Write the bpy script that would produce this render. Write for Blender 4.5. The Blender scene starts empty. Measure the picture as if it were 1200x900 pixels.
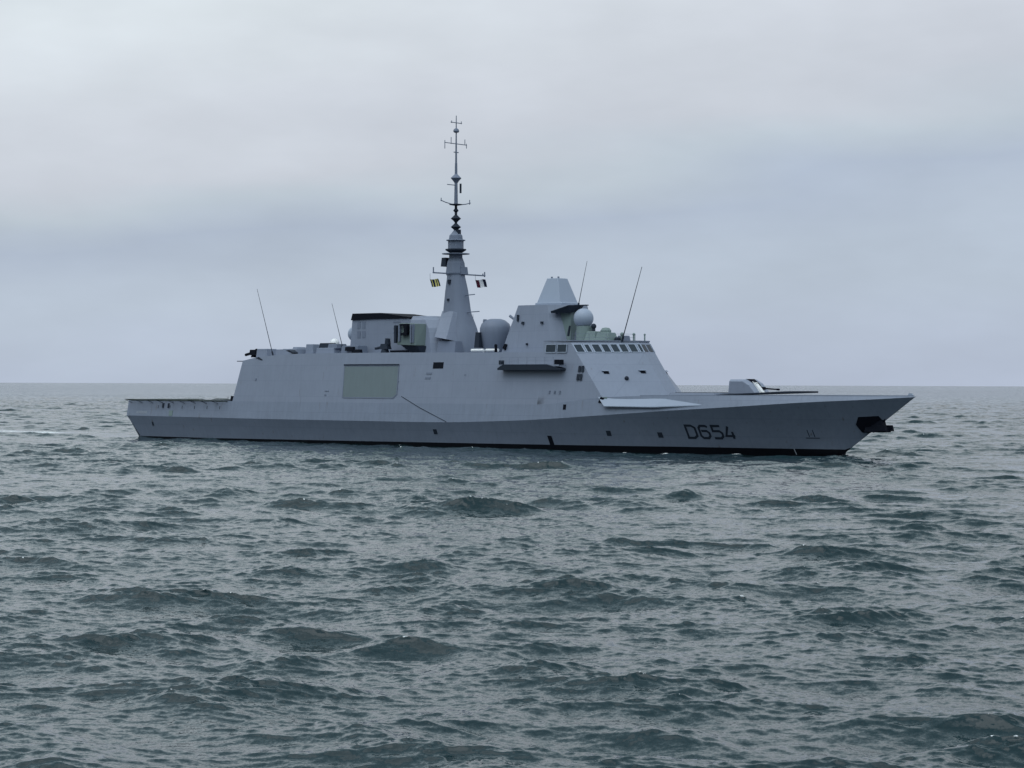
import bpy, bmesh, math
import numpy as np
from mathutils import Vector, Matrix
R = math.radians
sc = bpy.context.scene
COL = sc.collection

# ------------------------------------------------------------------ camera, sky, sun, exposure
CAM_H = 9.0
cam = bpy.data.cameras.new("camera"); cam.lens = 75.0; cam.sensor_width = 36.0
cam.clip_start = 0.5; cam.clip_end = 120000
camo = bpy.data.objects.new("camera", cam); COL.objects.link(camo)
camo.matrix_world = Matrix.Translation((0, 0, CAM_H)) @ Matrix.Rotation(R(90.0 + 0.006), 4, 'X') @ Matrix.Rotation(R(0.21), 4, 'Z')
sc.camera = camo

SUN_EL, SUN_AZ = 62.0, 214.0          # degrees, azimuth clockwise from +Y (the view direction)
world = bpy.data.worlds.new("World"); sc.world = world; world.use_nodes = True
nt = world.node_tree; N = nt.nodes; LK = nt.links
for n in list(N): N.remove(n)
def nd(tree, t, **kw):
    n = tree.nodes.new(t)
    for k, v in kw.items(): setattr(n, k, v)
    return n
def srgb(r, g, b):
    f = lambda c: (c/255/12.92) if c/255 <= .04045 else ((c/255+.055)/1.055)**2.4
    return (f(r), f(g), f(b), 1)
SKY_STR = 0.10
wout = nd(nt, 'ShaderNodeOutputWorld'); bg = nd(nt, 'ShaderNodeBackground'); bg.inputs[1].default_value = SKY_STR
sky = nd(nt, 'ShaderNodeTexSky'); sky.sky_type = 'NISHITA'; sky.sun_disc = False
sky.sun_elevation = R(SUN_EL); sky.sun_rotation = R(SUN_AZ)
tc = nd(nt, 'ShaderNodeTexCoord'); sep = nd(nt, 'ShaderNodeSeparateXYZ'); LK.new(tc.outputs['Generated'], sep.inputs[0])
def mth(tree, op, a, b=None, clamp=False):
    n = nd(tree, 'ShaderNodeMath', operation=op); n.use_clamp = clamp
    for i, v in enumerate((a, b)):
        if v is None: continue
        if isinstance(v, (int, float)): n.inputs[i].default_value = v
        else: tree.links.new(v, n.inputs[i])
    return n.outputs[0]
# layered overcast: long soft stratus bands, the elevation jogged by slow noise
mp = nd(nt, 'ShaderNodeMapping'); mp.inputs['Scale'].default_value = (2.2, 2.2, 11.0); mp.inputs['Location'].default_value = (3.1, 0.4, 0.3)
LK.new(tc.outputs['Generated'], mp.inputs[0])
n1 = nd(nt, 'ShaderNodeTexNoise'); n1.inputs['Scale'].default_value = 1.3; n1.inputs['Detail'].default_value = 3; n1.inputs['Roughness'].default_value = .45
LK.new(mp.outputs[0], n1.inputs['Vector'])
mp2 = nd(nt, 'ShaderNodeMapping'); mp2.inputs['Scale'].default_value = (7, 7, 30); mp2.inputs['Location'].default_value = (1.7, 5.2, 2.0)
LK.new(tc.outputs['Generated'], mp2.inputs[0])
n2 = nd(nt, 'ShaderNodeTexNoise'); n2.inputs['Scale'].default_value = 1.0; n2.inputs['Detail'].default_value = 3; n2.inputs['Roughness'].default_value = .5
LK.new(mp2.outputs[0], n2.inputs['Vector'])
zj = mth(nt, 'ADD', sep.outputs[2], mth(nt, 'MULTIPLY', mth(nt, 'SUBTRACT', n1.outputs[0], .5), .085))
zj = mth(nt, 'ADD', zj, mth(nt, 'MULTIPLY', mth(nt, 'SUBTRACT', n2.outputs[0], .5), .020))
n3 = nd(nt, 'ShaderNodeTexNoise'); n3.inputs['Scale'].default_value = 1.0; n3.inputs['Detail'].default_value = 4; n3.inputs['Roughness'].default_value = .55
mp3 = nd(nt, 'ShaderNodeMapping'); mp3.inputs['Scale'].default_value = (9, 9, 24); mp3.inputs['Location'].default_value = (4.2, 1.2, 7.0)
LK.new(tc.outputs['Generated'], mp3.inputs[0]); LK.new(mp3.outputs[0], n3.inputs['Vector'])
patch = mth(nt, 'ADD', 1.0, mth(nt, 'MULTIPLY', mth(nt, 'SUBTRACT', n3.outputs[0], .5), .30))
zj = mth(nt, 'MULTIPLY', zj, mth(nt, 'SUBTRACT', 1.0, mth(nt, 'MULTIPLY', sep.outputs[0], .9)))
cr = nd(nt, 'ShaderNodeValToRGB'); LK.new(zj, cr.inputs[0])
stops = [(0.0, srgb(180, 191, 211)), (.045, srgb(184, 196, 212)), (.062, srgb(183, 195, 211)), (.082, srgb(177, 189, 207)), (.102, srgb(190, 201, 212)),
         (.118, srgb(201, 207, 217)), (.15, srgb(209, 215, 224)), (.20, srgb(220, 228, 234)), (.33, srgb(221, 236, 243)), (.50, srgb(192, 212, 222)), (.68, srgb(168, 188, 198)), (.9, srgb(165, 184, 197)), (1.0, (1.1, 1.17, 1.22, 1))]
e = cr.color_ramp.elements
e[0].position, e[0].color = stops[0]; e[1].position, e[1].color = stops[-1]
for p, c in stops[1:-1]:
    q = e.new(p); q.color = c
bk = mth(nt, 'MULTIPLY', mth(nt, 'ADD', mth(nt, 'MULTIPLY', sep.outputs[1], -1.0), .1), 1.4, clamp=True)      # mask for the sky behind the camera, reshaped below to light the ship
hi_ = mth(nt, 'MULTIPLY', mth(nt, 'SUBTRACT', sep.outputs[2], .22), 3.0, clamp=True)
bkf = mth(nt, 'ADD', 1.0, mth(nt, 'MULTIPLY', bk, mth(nt, 'SUBTRACT', mth(nt, 'MULTIPLY', hi_, 2.15), .68)))     # unseen sky dimmed low and brightened high, added as soft sun on the ship
sc10 = nd(nt, 'ShaderNodeVectorMath', operation='SCALE'); LK.new(cr.outputs[0], sc10.inputs[0]); LK.new(mth(nt, 'MULTIPLY', mth(nt, 'MULTIPLY', bkf, patch), 1.0 / SKY_STR), sc10.inputs['Scale'])
mx = nd(nt, 'ShaderNodeMixRGB'); mx.inputs[0].default_value = .96
LK.new(sky.outputs[0], mx.inputs[1]); LK.new(sc10.outputs[0], mx.inputs[2])
LK.new(mx.outputs[0], bg.inputs[0]); LK.new(bg.outputs[0], wout.inputs[0])

sun = bpy.data.lights.new("sun", 'SUN'); sun.energy = 0.5; sun.angle = R(50); sun.color = (.95, .98, 1)
suno = bpy.data.objects.new("sun", sun); COL.objects.link(suno)
el, az = R(SUN_EL), R(SUN_AZ)
sdir = Vector((math.sin(az)*math.cos(el), math.cos(az)*math.cos(el), math.sin(el)))
suno.rotation_euler = sdir.to_track_quat('Z', 'Y').to_euler(); suno.location = (0, 0, 200)

sc.view_settings.view_transform = 'Standard'; sc.view_settings.look = 'None'
sc.view_settings.exposure = 0.0; sc.view_settings.gamma = 1.0; sc.view_settings.use_curve_mapping = False
sc.render.engine = 'CYCLES'

# ------------------------------------------------------------------ materials
def paint(name, col, rough=.55, spec=.4, var=.10, streak=.10, bump=0.0, rust=0.0, metallic=0, seams=0):
    m = bpy.data.materials.new(name); m.use_nodes = True; t = m.node_tree
    b = t.nodes['Principled BSDF']; b.inputs['Roughness'].default_value = rough
    b.inputs['Specular IOR Level'].default_value = spec; b.inputs['Metallic'].default_value = metallic
    c = nd(t, 'ShaderNodeTexCoord')
    a = nd(t, 'ShaderNodeTexNoise'); a.inputs['Scale'].default_value = .35; a.inputs['Detail'].default_value = 5; t.links.new(c.outputs['Object'], a.inputs['Vector'])
    mm = nd(t, 'ShaderNodeMapping'); mm.inputs['Scale'].default_value = (2.2, 2.2, .13); t.links.new(c.outputs['Object'], mm.inputs[0])
    s = nd(t, 'ShaderNodeTexNoise'); s.inputs['Scale'].default_value = 1; s.inputs['Detail'].default_value = 4; t.links.new(mm.outputs[0], s.inputs['Vector'])
    f = mth(t, 'ADD', mth(t, 'MULTIPLY', mth(t, 'SUBTRACT', a.outputs[0], .5), var*2), mth(t, 'MULTIPLY', mth(t, 'SUBTRACT', s.outputs[0], .5), streak*2))
    f = mth(t, 'ADD', f, 1.0)
    v = nd(t, 'ShaderNodeVectorMath', operation='SCALE'); v.inputs[0].default_value = col[:3]; t.links.new(f, v.inputs['Scale'])
    out = v.outputs[0]
    if seams:
        sx_ = nd(t, 'ShaderNodeSeparateXYZ'); t.links.new(c.outputs['Object'], sx_.inputs[0])
        cx_ = nd(t, 'ShaderNodeCombineXYZ'); t.links.new(sx_.outputs[0], cx_.inputs[0]); t.links.new(sx_.outputs[2], cx_.inputs[1])
        bk_ = nd(t, 'ShaderNodeTexBrick'); bk_.inputs['Scale'].default_value = 1; bk_.inputs['Brick Width'].default_value = 5.6; bk_.inputs['Row Height'].default_value = 2.35
        bk_.inputs['Mortar Size'].default_value = .035; bk_.inputs['Mortar Smooth'].default_value = .4
        bk_.inputs['Color1'].default_value = (1, 1, 1, 1); bk_.inputs['Color2'].default_value = (.955, .96, .965, 1); bk_.inputs['Mortar'].default_value = (.82, .83, .85, 1)
        t.links.new(cx_.outputs[0], bk_.inputs['Vector'])
        ml_ = nd(t, 'ShaderNodeMixRGB', blend_type='MULTIPLY'); ml_.inputs[0].default_value = seams; t.links.new(out, ml_.inputs[1]); t.links.new(bk_.outputs[0], ml_.inputs[2]); out = ml_.outputs[0]
    if rust:
        m3 = nd(t, 'ShaderNodeMapping'); m3.inputs['Scale'].default_value = (1.4, 1.4, .18); m3.inputs['Location'].default_value = (9, 2, 5); t.links.new(c.outputs['Object'], m3.inputs[0])
        r = nd(t, 'ShaderNodeTexNoise'); r.inputs['Detail'].default_value = 6; r.inputs['Scale'].default_value = 1.2; t.links.new(m3.outputs[0], r.inputs['Vector'])
        k = mth(t, 'MULTIPLY', mth(t, 'SUBTRACT', r.outputs[0], .66), 6 * rust, clamp=True)
        x = nd(t, 'ShaderNodeMixRGB'); t.links.new(k, x.inputs[0]); t.links.new(out, x.inputs[1]); x.inputs[2].default_value = (.10, .075, .06, 1); out = x.outputs[0]
    t.links.new(out, b.inputs['Base Color'])
    if bump:
        h = nd(t, 'ShaderNodeTexNoise'); h.inputs['Scale'].default_value = .8; h.inputs['Detail'].default_value = 2; t.links.new(c.outputs['Object'], h.inputs['Vector'])
        bb = nd(t, 'ShaderNodeBump'); bb.inputs['Strength'].default_value = .5; bb.inputs['Distance'].default_value = bump
        t.links.new(h.outputs[0], bb.inputs['Height']); t.links.new(bb.outputs[0], b.inputs['Normal'])
    return m
M = {}
M['grey'] = paint('navy_grey_paint', (.208, .240, .312), .5, .35, .06, .08, .05, .6, seams=.8)
M['hull'] = paint('hull_grey_paint', (.185, .218, .286), .5, .35, .08, .13, .06, .9, seams=.9)
M['mastgrey'] = paint('mast_grey_paint', (.150, .178, .240), .55, .3, .06, .08)
M['door'] = paint('bay_door_composite', (.142, .180, .196), .6, .3, .04, .08)
M['green'] = paint('greenish_grey_composite', (.17, .225, .225), .6, .3, .05, .08)
M['launch'] = paint('launcher_grey_green', (.125, .165, .165), .6, .3, .05, .08)
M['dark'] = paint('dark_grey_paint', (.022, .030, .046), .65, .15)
M['black'] = paint('black_paint', (.006, .008, .014), .7, .08)
M['boot'] = paint('black_boot_topping_paint', (.006, .007, .011), .5, .15, .2, .2)
M['deck'] = paint('nonskid_deck_grey', (.11, .125, .15), .85, .2)
M['dome'] = paint('radome_and_lit_ledge_grey', (.290, .340, .428), .45, .3, .03, .03)
M['white'] = paint('white_paint', (.78, .79, .80), .5, .4)
M['letter'] = paint('faded_white_lettering', (.42, .46, .52), .6, .3)
M['net'] = paint('net_mesh_grey_green', (.075, .09, .085), .8, .2, .2)
M['glass'] = paint('bridge_glass', (.014, .024, .038), .1, .35, .1, .0)
M['f_yellow'] = paint('flag_yellow_cloth', (.50, .46, .16), .8, .1)
M['f_navy'] = paint('flag_navy_cloth', (.012, .017, .045), .8, .1)
M['f_red'] = paint('flag_red_cloth', (.07, .014, .03), .8, .1)
M['f_white'] = paint('flag_white_cloth', (.66, .68, .72), .8, .1)

# ------------------------------------------------------------------ mesh helpers (u = metres from the stern, v = metres to starboard, z up)
class MB:
    def __init__(s): s.v = []; s.f = []; s.m = []
    def add(s, vs, fs, mi=0):
        o = len(s.v); s.v += [(p[0], -p[1], p[2]) for p in vs]; s.f += [tuple(i+o for i in f) for f in fs]; s.m += [mi]*len(fs); return s
    def loft(s, rings, mi=0, caps=True, close=True):
        n = len(rings[0]); vs = [p for r in rings for p in r]; fs = []
        for i in range(len(rings)-1):
            for j in range(n if close else n-1):
                a = i*n+j; b = i*n+(j+1) % n; fs.append((a, b, b+n, a+n))
        if caps: fs += [tuple(range(n))[::-1], tuple(range((len(rings)-1)*n, len(rings)*n))]
        return s.add(vs, fs, mi)
    def box(s, u0, u1, v0, v1, z0, z1, mi=0, tu=0, tv=0):
        a = [(u0, v0, z0), (u1, v0, z0), (u1, v1, z0), (u0, v1, z0)]
        b = [(u0+tu, v0+tv, z1), (u1-tu, v0+tv, z1), (u1-tu, v1-tv, z1), (u0+tu, v1-tv, z1)]
        return s.loft([a, b], mi)
    def prism_v(s, poly, v0, v1, mi=0):
        return s.loft([[(p[0], v0, p[1]) for p in poly], [(p[0], v1, p[1]) for p in poly]], mi)
    def tube(s, p, q, r, r2=None, n=8, mi=0):
        r2 = r if r2 is None else r2
        p, q = Vector(p), Vector(q); d = (q-p).normalized()
        x = d.orthogonal().normalized(); y = d.cross(x)
        ring = lambda c, rr: [tuple(c + x*math.cos(2*math.pi*k/n)*rr + y*math.sin(2*math.pi*k/n)*rr) for k in range(n)]
        return s.loft([ring(p, r), ring(q, r2)], mi)
    def lathe(s, c, prof, n=20, mi=0, rot=0):
        return s.loft([[(c[0]+r*math.cos(2*math.pi*k/n+rot), c[1]+r*math.sin(2*math.pi*k/n+rot), c[2]+z) for k in range(n)] for r, z in prof], mi)
    def ball(s, c, r, n=24, m=14, mi=0):
        return s.lathe(c, [(max(.001, r*math.sin(math.pi*i/m)), -r*math.cos(math.pi*i/m)) for i in range(m+1)], n, mi)
    def build(s, name, mats, parent=None, smooth=False, bevel=0, label=None):
        me = bpy.data.meshes.new(name); me.from_pydata(s.v, [], s.f)
        mats = mats if isinstance(mats, (list, tuple)) else [mats]
        for m in mats: me.materials.append(m)
        me.polygons.foreach_set('material_index', s.m)
        bm = bmesh.new(); bm.from_mesh(me); bmesh.ops.remove_doubles(bm, verts=bm.verts, dist=1e-5)
        bmesh.ops.recalc_face_normals(bm, faces=bm.faces); bm.to_mesh(me); bm.free()
        o = bpy.data.objects.new(name, me); COL.objects.link(o)
        if smooth:
            for p in me.polygons: p.use_smooth = True
            me.set_sharp_from_angle(angle=R(14 if name in ('hull', 'superstructure', 'bridge') else 60 if name == 'mast' else 32))
        if bevel:
            b = o.modifiers.new('bevel', 'BEVEL'); b.width = bevel; b.segments = 2; b.limit_method = 'ANGLE'; b.angle_limit = R(35)
        if parent: o.parent = parent
        if label: o['label'] = label
        return o

# ------------------------------------------------------------------ the frigate
ORG = Vector((-57.326, 356.573, 0)); HDG = -41.0
ship = bpy.data.objects.new('frigate', None); COL.objects.link(ship)
ship.location = ORG; ship.rotation_euler = (0, 0, R(HDG))
ship['label'] = 'pale grey navy frigate with D654 on its bow, alone on the open sea'
ship['category'] = 'warship'
def W(u, v, z):
    a = R(HDG); return Vector((ORG.x + u*math.cos(a) + v*math.sin(a), ORG.y + u*math.sin(a) - v*math.cos(a), z))

def mono(xs, ys):
    xs = np.array(xs, float); ys = np.array(ys, float); h = np.diff(xs); d = np.diff(ys)/h
    m = np.zeros(len(xs)); m[0] = d[0]; m[-1] = d[-1]
    for i in range(1, len(xs)-1):
        if d[i-1]*d[i] > 0:
            w1 = 2*h[i]+h[i-1]; w2 = h[i]+2*h[i-1]; m[i] = (w1+w2)/(w1/d[i-1]+w2/d[i])
    def f(x):
        x = min(max(x, xs[0]), xs[-1]); i = min(int(np.searchsorted(xs, x, side='right'))-1, len(h)-1); i = max(i, 0)
        t = (x-xs[i])/h[i]
        return float((2*t**3-3*t*t+1)*ys[i]+(t**3-2*t*t+t)*h[i]*m[i]+(-2*t**3+3*t*t)*ys[i+1]+(t**3-t*t)*h[i]*m[i+1])
    return f
VK = mono([0, 20, 35, 60, 93, 100, 110, 119, 129, 138, 142], [8.9, 9.6, 9.9, 10, 10, 9.8, 9.0, 7.75, 5.5, 2.2, .06])
ZK = mono([0, 42, 68, 85, 100, 110, 119, 129, 138, 142], [3.66, 3.55, 3.55, 4.0, 4.9, 5.6, 6.15, 6.83, 7.32, 7.6])
VW = mono([0, 20, 40, 75, 90, 100, 111, 119, 125, 131.2, 142], [7.7, 8.4, 8.6, 8.6, 8.1, 7.3, 5.4, 3.6, 2.0, .05, .05])
ZD = mono([0, 26.4, 88.9, 100.2, 106, 142], [6.2, 6.2, 6.25, 7.3, 7.5, 7.68])
TN = .158
def tn(u): return TN if u <= 102 else TN + (u-102)/40*.45
def hull_v(u, z):
    vk, zk = VK(u), ZK(u)
    if z >= zk: return max(.03, vk-(z-zk)*tn(u))
    z0 = max(0, (u-131.2)/10.8*7.65)
    t = min(1, max(0, (z-z0)/max(zk-z0, .05)))
    return VW(u)+(vk-VW(u))*(t*.8+.2*t*t)
def zboot(u): return .34+.55*min(1, max(0, (u-20)/90))

# hull
mb = MB(); us = list(np.linspace(0, 26.4, 14)) + list(np.linspace(28, 88.9, 30)) + list(np.linspace(91, 100.2, 6)) + list(np.linspace(101.5, 141.9, 50)) + [142]
rows = []
for u in us:
    zs = max(-.02, (u-131.2)/10.8*7.65) if u > 131.2 else None
    zk, zd = ZK(u), ZD(u); zb = zboot(u)
    zl = [-3.5, -.6, 0, zb] + [zb+(zk-zb)*t for t in (.25, .5, .75, 1)] + [zd]
    pts = []
    for k, z in enumerate(zl):
        if zs is not None and z < zs: z = zs; 
        v = hull_v(u, z) if z > 0 else VW(u)*(1+.12*z/3.5*1.5)
        if zs is not None and z <= zs + 1e-6 and zs > 0: v = .04
        if zs is None and z < 0: v = max(.02, v - max(0, (u-110)/21)*.5)
        off = 0
        if u < 24:
            off = ((3.66-max(z, -1))/3.66*2.5 if z < zk else (z-zk)*.02)*(1-u/24.3)
        pts.append((u+off, max(v, .02), z))
    rows.append(pts)
nk = len(rows[0])
rings = [r + [(p[0], -p[1], p[2]) for p in reversed(r)] for r in rows]
n = 2*nk
vs = [p for r in rings for p in r]; fs = []; ms = []
for i in range(len(rings)-1):
    for j in range(n):
        a = i*n+j; b = i*n+(j+1) % n
        row = min(j, n-2-j)
        mi = 1 if (row in (0, 1, 2)) or j == n-1 else 0
        if j == nk-1: mi = 2
        mb.add([vs[a], vs[b], vs[b+n], vs[a+n]], [(0, 1, 2, 3)], mi)
mb.add(rings[0], [tuple(range(n))[::-1]], 0); mb.add(rings[-1], [tuple(range(n))], 0)
hull = mb.build('hull', [M['hull'], M['boot'], M['deck']], ship, smooth=True)

# painted pennant number on the flare
def ribbon(pts, w, fn, off, closed=False):
    P = [np.array(p, float) for p in pts]; n = len(P); L = []; Rr = []
    for i in range(n):
        a = P[i-1] if (i > 0 or closed) else None; b = P[(i+1) % n] if (i < n-1 or closed) else None
        d1 = (P[i]-a)/np.linalg.norm(P[i]-a) if a is not None else None
        d2 = (b-P[i])/np.linalg.norm(b-P[i]) if b is not None else None
        if d1 is None: d1 = d2
        if d2 is None: d2 = d1
        n1 = np.array([-d1[1], d1[0]]); n2 = np.array([-d2[1], d2[0]]); m = n1+n2; m /= np.linalg.norm(m)
        k = min(1/max(m.dot(n1), .3), 1.6)*w/2
        L.append(P[i]+m*k); Rr.append(P[i]-m*k)
    vs, fs = [], []
    seg = n if closed else n-1
    for i in range(seg):
        A, B, C_, D = L[i], L[(i+1) % n], Rr[(i+1) % n], Rr[i]
        K = 4
        o = len(vs)
        for k in range(K+1):
            t = k/K; 
            for q in (A+(B-A)*t, D+(C_-D)*t): vs.append((q[0], fn(q[0], q[1])+off, q[1]))
        fs += [(o+2*k, o+2*k+2, o+2*k+3, o+2*k+1) for k in range(K)]
    return vs, fs
G = {'D': [([(.02, 1), (.7, 1), (1, .82), (1, .18), (.72, 0), (.12, 0), (.12, .9)], False)],
     '6': [([(.98, .9), (.78, 1), (.25, 1), (.04, .82), (.04, .18), (.25, 0), (.78, 0), (1, .18), (1, .42), (.78, .58), (.22, .58)], False)],
     '5': [([(.98, 1), (.1, 1), (.1, .58), (.78, .58), (1, .42), (1, .18), (.78, 0), (.05, 0)], False)],
     '4': [([(.95, .2), (.04, .2), (.48, .98)], False), ([(.78, .55), (.78, -.02)], False)]}
mb = MB()
for ch, u0, u1 in (('D', 111.95, 113.4), ('6', 113.9, 115.2), ('5', 115.65, 116.95), ('4', 117.35, 118.65)):
    for k, (pl, cl) in enumerate(G[ch]):
        v_, f_ = ribbon([(u0+a*(u1-u0), 2.1+b*1.6) for a, b in pl], .30, hull_v, .02+.006*k, cl); mb.add(v_, f_)
mb.build('hull_number', M['dark'], ship, label='dark pennant number D654 painted on the bow')
# bulb mark: upright stroke on a base line
mb = MB()
for k, pl in enumerate(([(128.1, 3.35), (128.1, 2.45)], [(128.75, 3.35), (128.75, 2.45)], [(127.6, 2.3), (129.3, 2.3)])):
    v_, f_ = ribbon(pl, .10, hull_v, .02+.005*k); mb.add(v_, f_)
mb.build('bow_mark', M['dark'], ship)
mb = MB()
v_, f_ = ribbon([(125.7, .9), (125.8, .15)], .09, hull_v, .02); mb.add(v_, f_); mb.build('draught_mark', M['letter'], ship)

# stern name
def text_on_side(txt, u0, z0, size, mat, name):
    cu = bpy.data.curves.new(name, 'FONT'); cu.body = txt; cu.size = size; cu.extrude = 0; cu.resolution_u = 2
    t = bpy.data.objects.new('tmp_text', cu); COL.objects.link(t)
    dg = bpy.context.evaluated_depsgraph_get(); me = bpy.data.meshes.new_from_object(t.evaluated_get(dg)); bpy.data.objects.remove(t)
    for v in me.vertices:
        u = u0+v.co.x; z = z0+v.co.y; v.co = (u, -(hull_v(u, z)+.02), z)
    me.name = name; me.materials.clear(); me.materials.append(mat)
    o = bpy.data.objects.new(name, me); COL.objects.link(o); o.parent = ship; return o
text_on_side('AUVERGNE', 2.5, 4.05, .55, M['letter'], 'stern_name')

# plates lying on the hull / side surface
def plate(name, poly, mat, t=.04, fn=hull_v, parent=ship, label=None, bevel=0):
    mb = MB(); n = len(poly)
    mb.loft([[(p[0], fn(*p)-.05, p[1]) for p in poly], [(p[0], fn(*p)+t, p[1]) for p in poly]])
    return mb.build(name, mat, parent, label=label, bevel=bevel)
def rect(u0, u1, z0, z1): return [(u0, z0), (u1, z0), (u1, z1), (u0, z1)]
plate('outlet', [(90.1, 2.0), (90.8, 2.0), (90.95, .3), (90.25, .3)], M['black'])
for u, z in ((100.4, 2.5), (108.1, 2.4), (69.7, 2.2)):
    plate('overboard_vent', rect(u-.35, u+.35, z-.35, z+.35), M['dark'], .03)
for k in range(6):
    plate('scupper', rect(8+k*3.1, 8.12+k*3.1, 4.9, 5.4), M['dark'], .02)
plate('fender_bracket', rect(9.2, 9.6, 5.0, 5.75), M['dark'], .12); plate('fender_bracket', rect(10.6, 10.95, 5.0, 5.75), M['dark'], .12)
plate('stern_hatch', rect(11.1, 12.0, 3.75, 4.6), M['green'], .06)
plate('rubbing_mark', rect(6.2, 6.6, 2.1, 2.7), M['dark'], .02)
# crease line (handrail) running down from the boat bay
mb = MB(); v_, f_ = ribbon([(63.0, 7.2), (67.0, 5.55), (72.4, 3.65)], .09, hull_v, .05); mb.add(v_, f_); mb.build('ladder_rail', M['dark'], ship)

# superstructure
def side(u, z):
    return VK(u)-(z-ZK(u))*TN
st = [(26.4, 27.7, 12.5), (29.4, 31.0, 13.05), (34, 35.5, 13.35), (40, 40.3, 13.5)] + [(u, u, 13.55-.15*max(0, (u-60)/29)) for u in np.linspace(46, 88.9, 14)]
rings = []
for ub, ut, zt in st:
    zb = ZD(ub)
    rings.append([(ub, side(ub, zb), zb), ((ub+ut)/2, side((ub+ut)/2, (zb+zt)/2), (zb+zt)/2), (ut, side(ut, zt), zt), (ut, -side(ut, zt), zt), ((ub+ut)/2, -side((ub+ut)/2, (zb+zt)/2), (zb+zt)/2), (ub, -side(ub, zb), zb)])
MB().loft(rings).build('superstructure', M['grey'], ship, smooth=True)
# hangar door on the aft face (plane from (26.4,6.2) to (27.7,12.5))
sl = 1.3/6.3
mb = MB(); mb.loft([[(26.45+.2*sl, -3.4, 6.4), (26.45+.2*sl, 3.4, 6.4), (26.45+5.4*sl, 3.4, 11.6), (26.45+5.4*sl, -3.4, 11.6)], [(26.3, -3.4, 6.4), (26.3, 3.4, 6.4), (26.26+5.4*sl, 3.4, 11.6), (26.26+5.4*sl, -3.4, 11.6)]])
hd = mb.build('hangar_door', M['door'], ship)
# boat bay door with frame
bd = plate('boat_bay_door', [(50.95, 7.0), (61.3, 7.0), (61.95, 7.55), (61.75, 11.55), (50.7, 11.55)], M['door'], .05, side, label='large pale green-grey boat bay door')
mb = MB(); v_, f_ = ribbon([(50.95, 6.95), (61.35, 6.95), (62.03, 7.5), (61.83, 11.62), (50.63, 11.62)], .14, side, .07, True); mb.add(v_, f_); mb.build('frame', M['mastgrey'], bd)
mb = MB(); v_, f_ = ribbon([(50.5, 11.78), (61.95, 11.78)], .2, side, .12); mb.add(v_, f_); mb.build('rain_gutter', M['dark'], bd)
plate('side_opening', rect(68.6, 70.6, 11.2, 12.1), M['black'], .03, side)
for u, z in ((68.0, 10.5), (67.85, 9.85)):
    plate('side_vent', rect(u-.55, u+.55, z-.14, z+.14), M['mastgrey'], .05, side)
for u, z, w, h in ((47.4, 7.9, .8, .12), (47.2, 7.3, .35, .2), (31.3, 9.6, .35, .35), (62.0, 9.3, .25, .3), (62.0, 8.4, .25, .3), (90.9, 7.95, .18, .4), (91.8, 7.95, .18, .4), (92.7, 7.95, .18, .4), (75.0, 10.3, .2, .2)):
    plate('side_fitting', rect(u-w/2, u+w/2, z-h/2, z+h/2), M['mastgrey'], .06, side)
for u, z in ((95.95, 11.1), (95.8, 10.0)):
    plate('louvre', [(u-.42, z-.42), (u-.05, z-.42), (u+.0, z+.42), (u-.37, z+.42)], M['dark'], .04, side)
    plate('louvre', [(u+.1, z-.42), (u+.5, z-.42), (u+.55, z+.42), (u+.15, z+.42)], M['dark'], .04, side)
plate('mooring_port', rect(93.6, 94.1, 5.6, 6.3), M['black'], .03, side)
for k in range(9):   # roof-edge drip streak plates / liferaft cradles
    pass

# ---- bridge
FB = [(100.2, 9.38, 7.05), (105.2, 1.2, 7.05)]; FT = [(93.6, 8.27, 14.72), (99.75, 1.2, 14.82)]
def facet(s, t, sgn=1, off=0):
    a = [FB[0][i]+(FB[1][i]-FB[0][i])*s for i in range(3)]; b = [FT[0][i]+(FT[1][i]-FT[0][i])*s for i in range(3)]
    p = [a[i]+(b[i]-a[i])*t for i in range(3)]
    p[0] += off*.80; p[1] += off*.5; p[2] += off*.3
    return (p[0], p[1]*sgn, p[2])
mb = MB(); K = 6
def grid(mb, fn, A, B, mi=0):
    vs = [fn(i/A, j/B) for i in range(A+1) for j in range(B+1)]
    mb.add(vs, [(i*(B+1)+j, (i+1)*(B+1)+j, (i+1)*(B+1)+j+1, i*(B+1)+j+1) for i in range(A) for j in range(B)], mi)
def sideq(sgn):
    def f(s, t):
        b = (88.9+(100.2-88.9)*s, 0, ZD(88.9+(100.2-88.9)*s)+(7.05-7.3)*s); tp = (88.9+4.7*s, 0, 14.72)
        u = b[0]+(tp[0]-b[0])*t; z = b[2]+(tp[2]-b[2])*t
        vb = side(88.9, ZD(88.9))+(9.38-side(88.9, ZD(88.9)))*s; vt = side(88.9, 14.72)+(8.27-side(88.9, 14.72))*s
        v = vb+(vt-vb)*t
        return (u, v*sgn, z)
    return f
for sg in (1, -1):
    grid(mb, lambda s, t: facet(s, t, sg), 6, 6); grid(mb, sideq(sg), 6, 6)
grid(mb, lambda s, t: (FB[1][0]+(FT[1][0]-FB[1][0])*t, 1.2-2.4*s, 7.05+(14.82-7.05)*t), 2, 6)
top = [sideq(1)(i/6, 1) for i in range(7)]+[facet(i/6, 1) for i in range(1, 7)]
top = top+[(p[0], -p[1], p[2]) for p in reversed(top)]
mb.add(top, [tuple(range(len(top)))])
vt, vb = side(88.9, 14.72), side(88.9, 6.25)
mb.add([(88.9, vb, 6.25), (88.9, vt, 14.72), (88.9, -vt, 14.72), (88.9, -vb, 6.25)], [(0, 1, 2, 3)])
bridge = mb.build('bridge', M['grey'], ship, smooth=True)
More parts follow.
